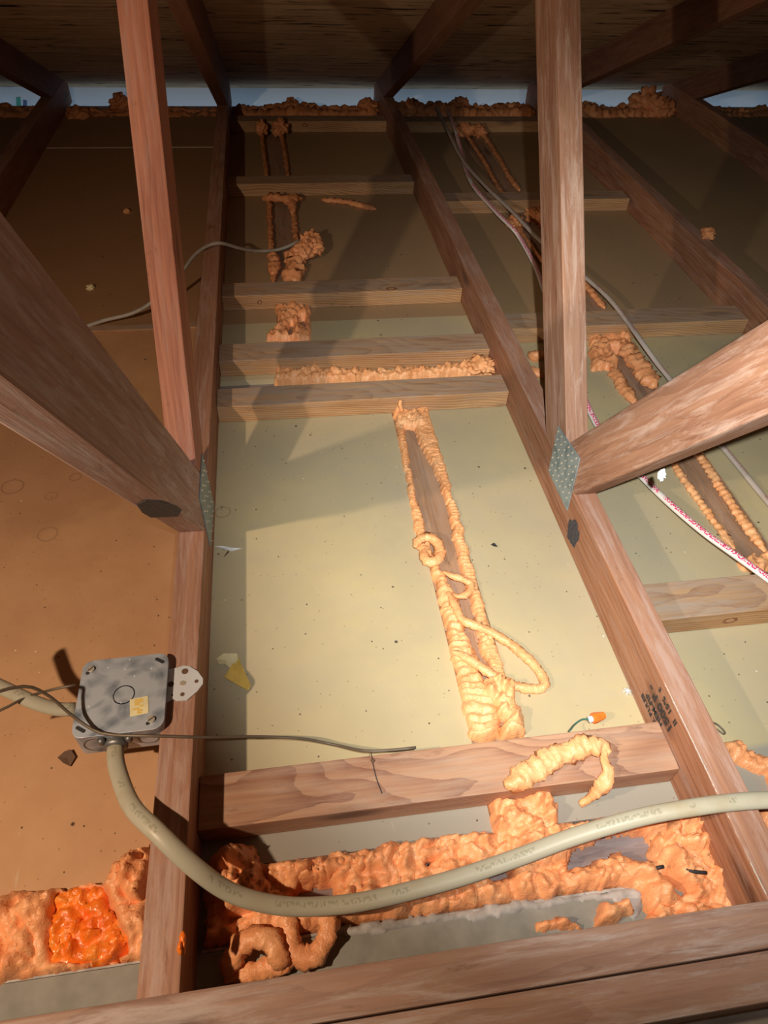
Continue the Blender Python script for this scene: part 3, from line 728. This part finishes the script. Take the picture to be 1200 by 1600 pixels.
# right bay slot
FR = root('foam_strip', (770, 250), 0, 'pair of thin foam beads slanting through the far right bay')
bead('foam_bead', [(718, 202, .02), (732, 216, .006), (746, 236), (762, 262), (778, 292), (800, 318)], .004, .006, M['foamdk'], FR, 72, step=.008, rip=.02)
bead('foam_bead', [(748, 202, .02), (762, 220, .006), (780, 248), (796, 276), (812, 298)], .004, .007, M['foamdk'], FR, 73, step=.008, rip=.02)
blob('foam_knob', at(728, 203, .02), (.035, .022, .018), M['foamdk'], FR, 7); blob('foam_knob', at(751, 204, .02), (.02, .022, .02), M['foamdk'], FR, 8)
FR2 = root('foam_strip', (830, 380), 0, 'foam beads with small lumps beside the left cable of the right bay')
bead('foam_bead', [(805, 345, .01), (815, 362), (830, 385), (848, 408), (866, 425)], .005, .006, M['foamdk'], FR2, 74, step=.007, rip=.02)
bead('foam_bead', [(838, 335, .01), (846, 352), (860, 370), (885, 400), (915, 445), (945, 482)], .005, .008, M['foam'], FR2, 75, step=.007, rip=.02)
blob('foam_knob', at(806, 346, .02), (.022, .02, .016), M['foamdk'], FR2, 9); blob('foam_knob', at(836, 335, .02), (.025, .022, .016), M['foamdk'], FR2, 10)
FR3 = root('foam_strip', (960, 570), 0, 'clumpy foam patch and beads right of the right upright')
foam_field('foam_patch', [(920, 530), (950, 526), (982, 528), (986, 545), (968, 552), (950, 548), (966, 568), (958, 578), (922, 580)], 0, .020, M['foam'], FR3, seed=76, lump=40, cell=.004)
bead('foam_bead', [(955, 575), (966, 592), (978, 612), (992, 630)], .006, .011, M['foam'], FR3, 77, step=.005, rip=.015)
bead('foam_bead', [(975, 535), (985, 556), (1000, 572), (1012, 590), (1024, 606)], .008, .017, M['foam'], FR3, 78, step=.005, rip=.02)
bead('foam_bead', [(825, 552), (838, 556), (848, 552)], .008, .014, M['foam'], FR3, 79, step=.005); bead('foam_bead', [(828, 575), (838, 582), (850, 588)], .008, .012, M['foam'], FR3, 80, step=.005)
FR4 = root('foam_strip', (1130, 800), 0, 'pair of narrow foam beads below the big diagonal at the right')
bead('foam_bead', [(1040, 700), (1064, 742), (1088, 775), (1105, 800), (1125, 828), (1148, 858)], .004, .0065, M['foamlt'], FR4, 81, rip=.012, amp=.5)
bead('foam_bead', [(1085, 700), (1110, 737), (1135, 775), (1160, 812), (1180, 840), (1196, 862)], .005, .0085, M['foamlt'], FR4, 82, rip=.012, amp=.4)
foam_field('foam_patch', [(1150, 880), (1172, 872), (1200, 866), (1230, 862), (1230, 885), (1180, 892), (1160, 894)], 0, .014, M['foamlt'], FR4, seed=83, lump=50)
tag(blob('foam_lump', at(1106, 366, .095), (.016, .018, .012), M['foamdk'], None, 31), 'small foam crumb sitting on the dark joist at the right', 'foam')

# eave foam
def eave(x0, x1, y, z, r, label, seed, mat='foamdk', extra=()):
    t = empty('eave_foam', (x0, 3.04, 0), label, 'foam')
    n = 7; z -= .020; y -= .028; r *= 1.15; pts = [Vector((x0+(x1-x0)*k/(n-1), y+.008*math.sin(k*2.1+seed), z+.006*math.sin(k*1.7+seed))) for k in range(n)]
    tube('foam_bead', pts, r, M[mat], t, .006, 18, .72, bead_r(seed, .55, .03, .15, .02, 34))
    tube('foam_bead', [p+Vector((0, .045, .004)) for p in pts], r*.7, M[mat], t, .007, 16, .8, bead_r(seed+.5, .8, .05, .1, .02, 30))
    for k, (x, yy, zz, rr) in enumerate(extra): blob('foam_lump', (x, yy, zz-.02), (rr, rr*.8, rr*.8), M[mat], t, seed+k, 40)
eave(-1.35, -.79, 3.03, .010, .026, 'eave foam bead left of the leftmost truss', 1)
eave(-.742, -.178, 3.03, .010, .024, 'eave foam bead across the left bay', 2, extra=((-.70, 2.98, .02, .035), (-.55, 3.09, .025, .04)))
eave(-.128, .434, 3.03, .018, .026, 'eave foam bead across the middle bay', 3, extra=((.40, 3.03, .035, .032), (.1, 3.09, .025, .03)))
eave(.484, 1.08, 3.03, .018, .033, 'eave foam bead in the right bay with cables coming out of it', 4, 'foamdk', extra=((.55, 3.0, .025, .05), (.68, 3.0, .02, .045), (.78, 3.06, .02, .04)))
eave(1.13, 1.66, 3.03, .018, .032, 'eave foam bead right of the right upright', 5, extra=((1.58, 3.05, .04, .06), (1.62, 3.0, .03, .05)))
eave(1.735, 2.3, 3.03, .012, .026, 'eave foam bead at the far upper right corner', 6)

# ------------------------------------------------------------------ junction box on the truss
JB = empty('junction_box', at(180, 1095, .089), 'square galvanised junction box fixed to the side of the left joist', 'junction box')
zt = .1015
cs = [(150, 1036), (255, 1018), (248, 1141), (107, 1150)]
CP = [at(x, y, zt) for x, y in cs]
c0 = (CP[0]+CP[1]+CP[2]+CP[3])/4
ux = ((CP[1]-CP[0])+(CP[2]-CP[3])).normalized(); uy = Vector((0, 0, 1)).cross(ux)
BM = frame(c0, ux, uy)
def rrect(w, h, c, n=4, cut=False):
    out = []
    for sx, sy, a0 in ((1, -1, -90), (1, 1, 0), (-1, 1, 90), (-1, -1, 180)):
        for k in range(n+1):
            a = math.radians(a0+90*k/n); out.append((sx*(w/2-c)+c*math.cos(a), sy*(h/2-c)+c*math.sin(a)))
    return out
S = .099
def lpris(name, poly, z0, z1, mat, parent, bevel=.0004, M4=None):
    return prism(name, poly, z1-z0, mat, parent, (M4 or BM) @ Matrix.Translation((0, 0, z0)), bevel)
body = lpris('box_body', rrect(S, S, .008), -.041, -.002, M['galv'], JB, .001)
cover = lpris('box_cover', rrect(S+.002, S+.002, .012), -.002, 0, M['galv'], JB, .0005)
def ringm(name, c, r, w, z, mat, parent, M4=None, seg=28):
    pts = [(c[0]+r*math.cos(2*math.pi*k/seg), c[1]+r*math.sin(2*math.pi*k/seg)) for k in range(seg)]
    bm = bmesh.new()
    a = [bm.verts.new((x, y, z)) for x, y in pts]
    b = [bm.verts.new((c[0]+(x-c[0])*(r-w)/r, c[1]+(y-c[1])*(r-w)/r, z)) for x, y in pts]
    for k in range(seg): bm.faces.new((a[k], a[(k+1) % seg], b[(k+1) % seg], b[k]))
    bmesh.ops.solidify(bm, geom=bm.faces[:], thickness=.0003)
    return link(name, bm_mesh(name, bm), mat, parent, M4 or BM)
def disc(name, c, r, z0, z1, mat, parent, M4=None, seg=20):
    return lpris(name, [(c[0]+r*math.cos(2*math.pi*k/seg), c[1]+r*math.sin(2*math.pi*k/seg)) for k in range(seg)], z0, z1, mat, parent, .0003, M4)
ringm('knockout', (.002, -.002), .0125, .0012, .0004, M['clamp'], cover)
# slots and screws in the four corners
for k, (x, y, a, scr) in enumerate(((-.040, .036, 40, 1), (.040, .040, -35, 0), (.036, -.040, 35, 1), (-.041, -.040, -35, 0))):
    m4 = BM @ Matrix.Translation((x, y, 0)) @ Matrix.Rotation(math.radians(a), 4, 'Z')
    lpris('screw_slot', rrect(.013, .0042, .002), .0001, .0004, M['black'], cover, 0, m4)
    if scr:
        sc = disc('screw', (.001, .001), .0042, .0004, .0026, M['nail'], cover, m4)
        lpris('screw_groove', rrect(.0075, .0012, .0004, 2), .0026, .0028, M['black'], sc, 0, m4 @ Matrix.Translation((.001, .001, 0)))
# yellow and white label
m4 = BM @ Matrix.Translation((.021, -.0195, .0003)) @ Matrix.Rotation(math.radians(6), 4, 'Z')
lb = lpris('paper_label', rrect(.0205, .0225, .0008, 2), 0, .0003, M['paper'], cover, 0, m4)
random.seed(3)
for k in range(7):
    lpris('label_print', rrect(random.uniform(.004, .010), .0022, .0003, 1), .0003, .0005, M['yellow'], lb, 0, m4 @ Matrix.Translation((random.uniform(-.004, .004), -.0085+k*.0028, 0)))
for k, (x, y) in enumerate(((-.02, .038), (.0, .033), (.012, .022), (.031, .030), (-.036, -.012), (.0, -.012), (.004, .046))):
    disc('dimple', (x, y), .0011, 0, .0003, M['bracket'], cover, None, 8)
# knockout on the near side face
mS = BM @ Matrix.Translation((0, -S/2-.0002, -.021)) @ Matrix.Rotation(math.radians(90), 4, 'X')
ringm('side_knockout', (-.027, 0), .0145, .001, .0004, M['clamp'], body, mS)
ringm('side_knockout', (.03, 0), .0115, .001, .0004, M['clamp'], body, mS)
# bracket on top of the joist
bp = [(238, 1047), (268, 1045), (278, 1043), (286, 1040), (296, 1041), (309, 1049), (317, 1060), (317, 1068), (308, 1080), (292, 1094), (276, 1095), (270, 1092), (258, 1099), (236, 1102)]
zb = .0895
bm = bmesh.new(); C = [at(x, y, zb+.0012) for x, y in bp]
a = [bm.verts.new((p.x, p.y, zb)) for p in C]; b = [bm.verts.new((p.x, p.y, zb+.0014)) for p in C]
bm.faces.new(a[::-1]); bm.faces.new(b)
for k in range(len(a)): bm.faces.new((a[k], a[(k+1) % len(a)], b[(k+1) % len(b)], b[k]))
br = link('mounting_bracket', bm_mesh('mounting_bracket', bm), M['bracket'], JB)
for x, y, r, mt in ((289, 1049, .0040, 'clamp'), (267, 1069, .0036, 'clamp'), (286, 1067.5, .0038, 'nail'), (307, 1064.5, .0024, 'clamp'), (285, 1085, .0026, 'black'), (269, 1086, .0012, 'black')):
    p = at(x, y, zb+.0014); disc('hole', (0, 0), r, 0, .0002, M['brownscrap' if mt != 'nail' else 'nail'], br, Matrix.Translation((p.x, p.y, zb+.0014)))
# cable clamp
cp = at(182, 1158, .083)
cl = tube('cable_clamp', [cp+Vector((0, .016, -.001)), cp+Vector((0, .004, 0)), cp+Vector((.0, -.008, .0))], .0135, M['clamp'], JB, .003, 18, .9)
for dx in (-.014, .016):
    q = cp+Vector((dx, -.003, .006)); tube('clamp_screw', [q, q+Vector((0, 0, .003)), q+Vector((0, 0, .007))], .0042, M['clamp'], cl, .002, 10)

# ------------------------------------------------------------------ cables
tag(tube('cable', P3([(180, 1166, .083), (183, 1200, .092), (205, 1258, .112), (245, 1300, .122), (300, 1352, .105), (360, 1394, .075), (430, 1414, .055), (500, 1416, .045), (580, 1406, .045), (700, 1376, .045), (800, 1343, .050), (900, 1306, .065), (1000, 1277, .085), (1080, 1262, .098), (1160, 1252, .104), (1260, 1248, .106)], 0), .0094, M['bigcable'], None, .008, 16, .72),
    'thick cream cable looping from the junction box across the front foam', 'cable')
tag(tube('cable', P3([(118, 1108, .082), (90, 1108, .088), (55, 1098, .10), (20, 1082, .115), (-30, 1058, .14), (-90, 1020, .18)], 0), .0085, M['bigcable'], None, .008, 16, .72),
    'cream cable entering the junction box from the left edge', 'cable')
tag(tube('wire', P3([(-40, 1095, .20), (0, 1080, .19), (25, 1074, .18), (50, 1074, .17), (80, 1090, .145), (110, 1116, .122), (145, 1140, .108), (175, 1148, .1055), (240, 1150, .104), (320, 1152, .088), (400, 1151, .055), (470, 1154, .035), (520, 1163, .02), (570, 1173, .041), (610, 1172, .042), (650, 1168, .042)], 0), .0018, M['wire'], None, .008, 8),
    'thin dark bare wire draped over the box cover and joist', 'wire')
tag(tube('wire', P3([(-40, 1120, .12), (0, 1110, .12), (40, 1090, .11), (80, 1078, .10), (118, 1070, .10)], 0), .0016, M['wire'], None, .008, 8),
    'short thin wire behind the box at the left edge', 'wire')
tag(tube('thin_cable', P3([(70, 530, .004), (110, 520, .004), (132, 511, .005), (165, 500, .02), (205, 490, .03), (235, 474, .05), (262, 448, .07), (285, 424, .085), (305, 398, .095), (325, 384, .098), (345, 380, .096), (375, 388, .06), (400, 392, .03), (430, 391, .012), (450, 385, .014), (468, 376, .02)], 0), .0042, M['greycable'], None, .01, 10),
    'thin grey cable crossing the left joist to the far foam', 'cable')
tag(tube('cable', P3([(682, 168, .05), (700, 205, .052), (724, 251, .045), (760, 292, .058), (800, 330, .062), (841, 373, .06), (880, 405, .05), (920, 438, .048), (945, 460, .050), (968, 486, .050), (1000, 530, .048), (1025, 565, .03), (1048, 594, .02), (1090, 655, .012), (1135, 705, .010), (1200, 784, .010), (1260, 850, .01)], 0), .0062, M['oldcable'], None, .01, 12, .75),
    'faded pinkish cable running the right bay and over the block', 'cable')
tag(tube('cable', P3([(700, 172, .05), (712, 205, .052), (724, 251, .025), (728, 265, .035), (740, 291, .050), (775, 331, .052), (800, 356, .045), (813, 373, .03), (836, 415, .02), (850, 452, .035), (865, 495, .051), (880, 540, .048), (927, 653, .014), (965, 705, .016), (1010, 752, .02), (1050, 790, .03), (1100, 832, .04), (1150, 868, .045), (1200, 904, .048), (1280, 965, .05)], 0), .0066, M['pinkcable'], None, .01, 12, .75),
    'white cable with pink print passing under the big right diagonal', 'cable')

# ------------------------------------------------------------------ small things lying about
WN = empty('wire_nut', at(935, 1120, .01), 'orange wire nut standing on a short green wire by the near block', 'wire nut')
d = (at(945, 1117, .015)-at(924, 1123, .015)).normalized(); p = at(925, 1123, .014)
def cone(name, p, d, prof, mat, parent, seg=16):
    bm = bmesh.new(); R = []; s_ = d.cross(Vector((0, 0, 1))).normalized(); u_ = s_.cross(d)
    for t, r in prof:
        R.append([bm.verts.new(p+d*t+(s_*math.cos(2*math.pi*k/seg)+u_*math.sin(2*math.pi*k/seg))*r*(1+.06*(k % 2))) for k in range(seg)])
    for a, b in zip(R[:-1], R[1:]):
        for k in range(seg): bm.faces.new((a[k], a[(k+1) % seg], b[(k+1) % seg], b[k]))
    bm.faces.new(R[0]); bm.faces.new(R[-1])
    return link(name, bm_mesh(name, bm), mat, parent)
cone('cap', p, d, [(0, .0055), (.002, .0068), (.006, .0066), (.016, .0048), (.0185, .0042)], M['nut'], WN)
tube('collar', [p-d*.005, p-d*.002, p], .0045, M['film'], WN, .001, 12)
tube('green_wire', [p-d*.004, at(910, 1124, .014), at(898, 1132, .016), at(890, 1142, .03)], .0012, M['greencable'], WN, .003, 8)

def scrap(name, px, z, mat, label, cat, th=.0008, curl=.004, parent=None):
    C = [at(x, y, z) for x, y in px]; bm = bmesh.new(); c = sum(C, Vector())/len(C)
    top = [bm.verts.new(q+Vector((0, 0, curl*abs(math.sin(i*2.3))))) for i, q in enumerate(C)]; m = bm.verts.new(c+Vector((0, 0, curl*.4)))
    for i in range(len(top)): bm.faces.new((top[i], top[(i+1) % len(top)], m))
    bmesh.ops.recalc_face_normals(bm, faces=bm.faces)
    bmesh.ops.solidify(bm, geom=bm.faces[:], thickness=th)
    o = link(name, bm_mesh(name, bm), mat, parent)
    return tag(o, label, cat) if parent is None else o
TS = empty('tape_scrap', at(365, 1050), 'creased yellow and cream tape scrap on the drywall beside the left joist', 'tape scrap')
scrap('cream_end', [(338, 1030), (350, 1023), (371, 1024), (372, 1033), (360, 1046), (352, 1040), (342, 1041)], .003, M['paper'], None, None, parent=TS)
scrap('yellow_end', [(372, 1026), (380, 1046), (392, 1072), (388, 1080), (370, 1070), (351, 1060), (362, 1042)], .003, M['yellow'], None, None, parent=TS)
scrap('leaf_scrap', [(90, 1184), (102, 1176), (112, 1173), (119, 1184), (110, 1198), (100, 1194)], .0015, M['brownscrap'], 'dark brown dry scrap on the drywall below the junction box', 'scrap')
scrap('plastic_chip', [(767, 851), (772, 850), (777, 857), (771, 855)], .001, M['black'], 'tiny black chip on the drywall right of the long foam strip', 'chip')
scrap('plastic_strip', [(336, 854), (350, 855), (362, 858), (380, 858), (362, 862), (348, 860)], .003, M['film'], 'clear plastic strip on the drywall beside the left joist', 'plastic strip')
scrap('wood_splinter', [(352, 866), (357, 862), (358, 865), (350, 871)], .001, M['brownscrap'], 'small dark splinter just below the clear plastic strip', 'splinter')
FO_ = empty('foil_flake', at(980, 1080), 'crumpled silver flake on the drywall near the stamped joist', 'foil flake')
random.seed(5)
for k in range(6):
    a = k*1.05; q = at(980, 1080, .003)
    tube('foil_fold', [q, q+Vector((math.cos(a)*.003, math.sin(a)*.003, .002)), q+Vector((math.cos(a)*.0065, math.sin(a)*.0065, -.001))], .0009, M['bracket'], FO_, .002, 6)
tag(blob('foam_crumb', at(141, 449, .004), (.009, .009, .006), M['paper'], None, 41), 'pale crumb on the drywall left of the left upright, nearer one', 'crumb')
tag(blob('foam_crumb', at(198, 330, .004), (.008, .008, .006), M['foamlt'], None, 42), 'pale crumb far up the left bay close to the left upright', 'crumb')
tag(tube('wire_offcut', P3([(1112, 1128, .006), (1122, 1133, .004), (1132, 1143, .004), (1131, 1147, .004), (1118, 1138, .004)], 0), .0012, M['wire'], None, .003, 8), 'bent dark wire offcut on the drywall right of the stamped joist', 'wire offcut')
q = onx(1035, 742, XJ[2]+.02)
CW = tag(blob('cobweb_tuft', Vector((XJ[2]+.02, q.y, q.z)), (.003, .003, .005), M['soffit'], None, 43, lump=200, amp=1.2), 'white tuft of cobweb dust hanging below the right diagonal', 'cobweb')
# near drywall ledge with its broken corner
# sticker on the soffit board
ST = empty('printed_sticker', (-1.0, 3.233, -.03), 'small green and blue printed sticker on the pale soffit board', 'sticker')
for px, mt, n in ((((25, 152), (32, 152), (33, 168), (26, 168)), 'green', 'green_print'), (((36, 156), (42, 157), (42, 168), (36, 167)), 'blue', 'blue_print')):
    pts = []
    for x, y in px:
        r = ray(x, y); pts.append(Vector((0, 0, H))+r*(3.2335/r.y))
    bm = bmesh.new(); a = [bm.verts.new(p_) for p_ in pts]; b = [bm.verts.new(p_+Vector((0, -.0008, 0))) for p_ in pts]
    bm.faces.new(a); bm.faces.new(b)
    for k in range(4): bm.faces.new((a[k], a[(k+1) % 4], b[(k+1) % 4], b[k]))
    link(n, bm_mesh(n, bm), M[mt], ST)

# nail points poking through the roof deck
random.seed(11)
bm = bmesh.new(); bmesh.ops.create_cone(bm, segments=6, radius1=.0016, radius2=.0003, depth=.016, cap_ends=True)
nm = bm_mesh('roofing_nail', bm); nm.materials.append(M['nail'])
for k in range(54):
    Y = random.choice((1.72, 1.9, 2.08, 2.26, 2.44, 2.62, 2.80))+random.uniform(-.015, .015); X = random.uniform(-.95, 1.0)
    if any(a-.01 < X < a+JW+.01 for a in XJ.values()): continue
    o = bpy.data.objects.new('roofing_nail', nm); COL.objects.link(o)
    o.location = (X, Y, DECK-SLOPE*Y-.007); o.rotation_euler = (math.pi+random.uniform(-.3, .3), random.uniform(-.4, .4), 0)
    bay = ('beside the left upright' if X < XJ[1] else 'between the two middle rafters' if X < XJ[2] else 'right of the right-hand middle rafter') if X > XJ[0] else 'left of the leftmost rafter'
    row = 'high' if Y < 2.2 else 'low near the eave'
    tag(o, 'nail point %s in the roof deck %s' % (row, bay), 'nail', 'nail points %s in the roof deck %s' % (row, bay))
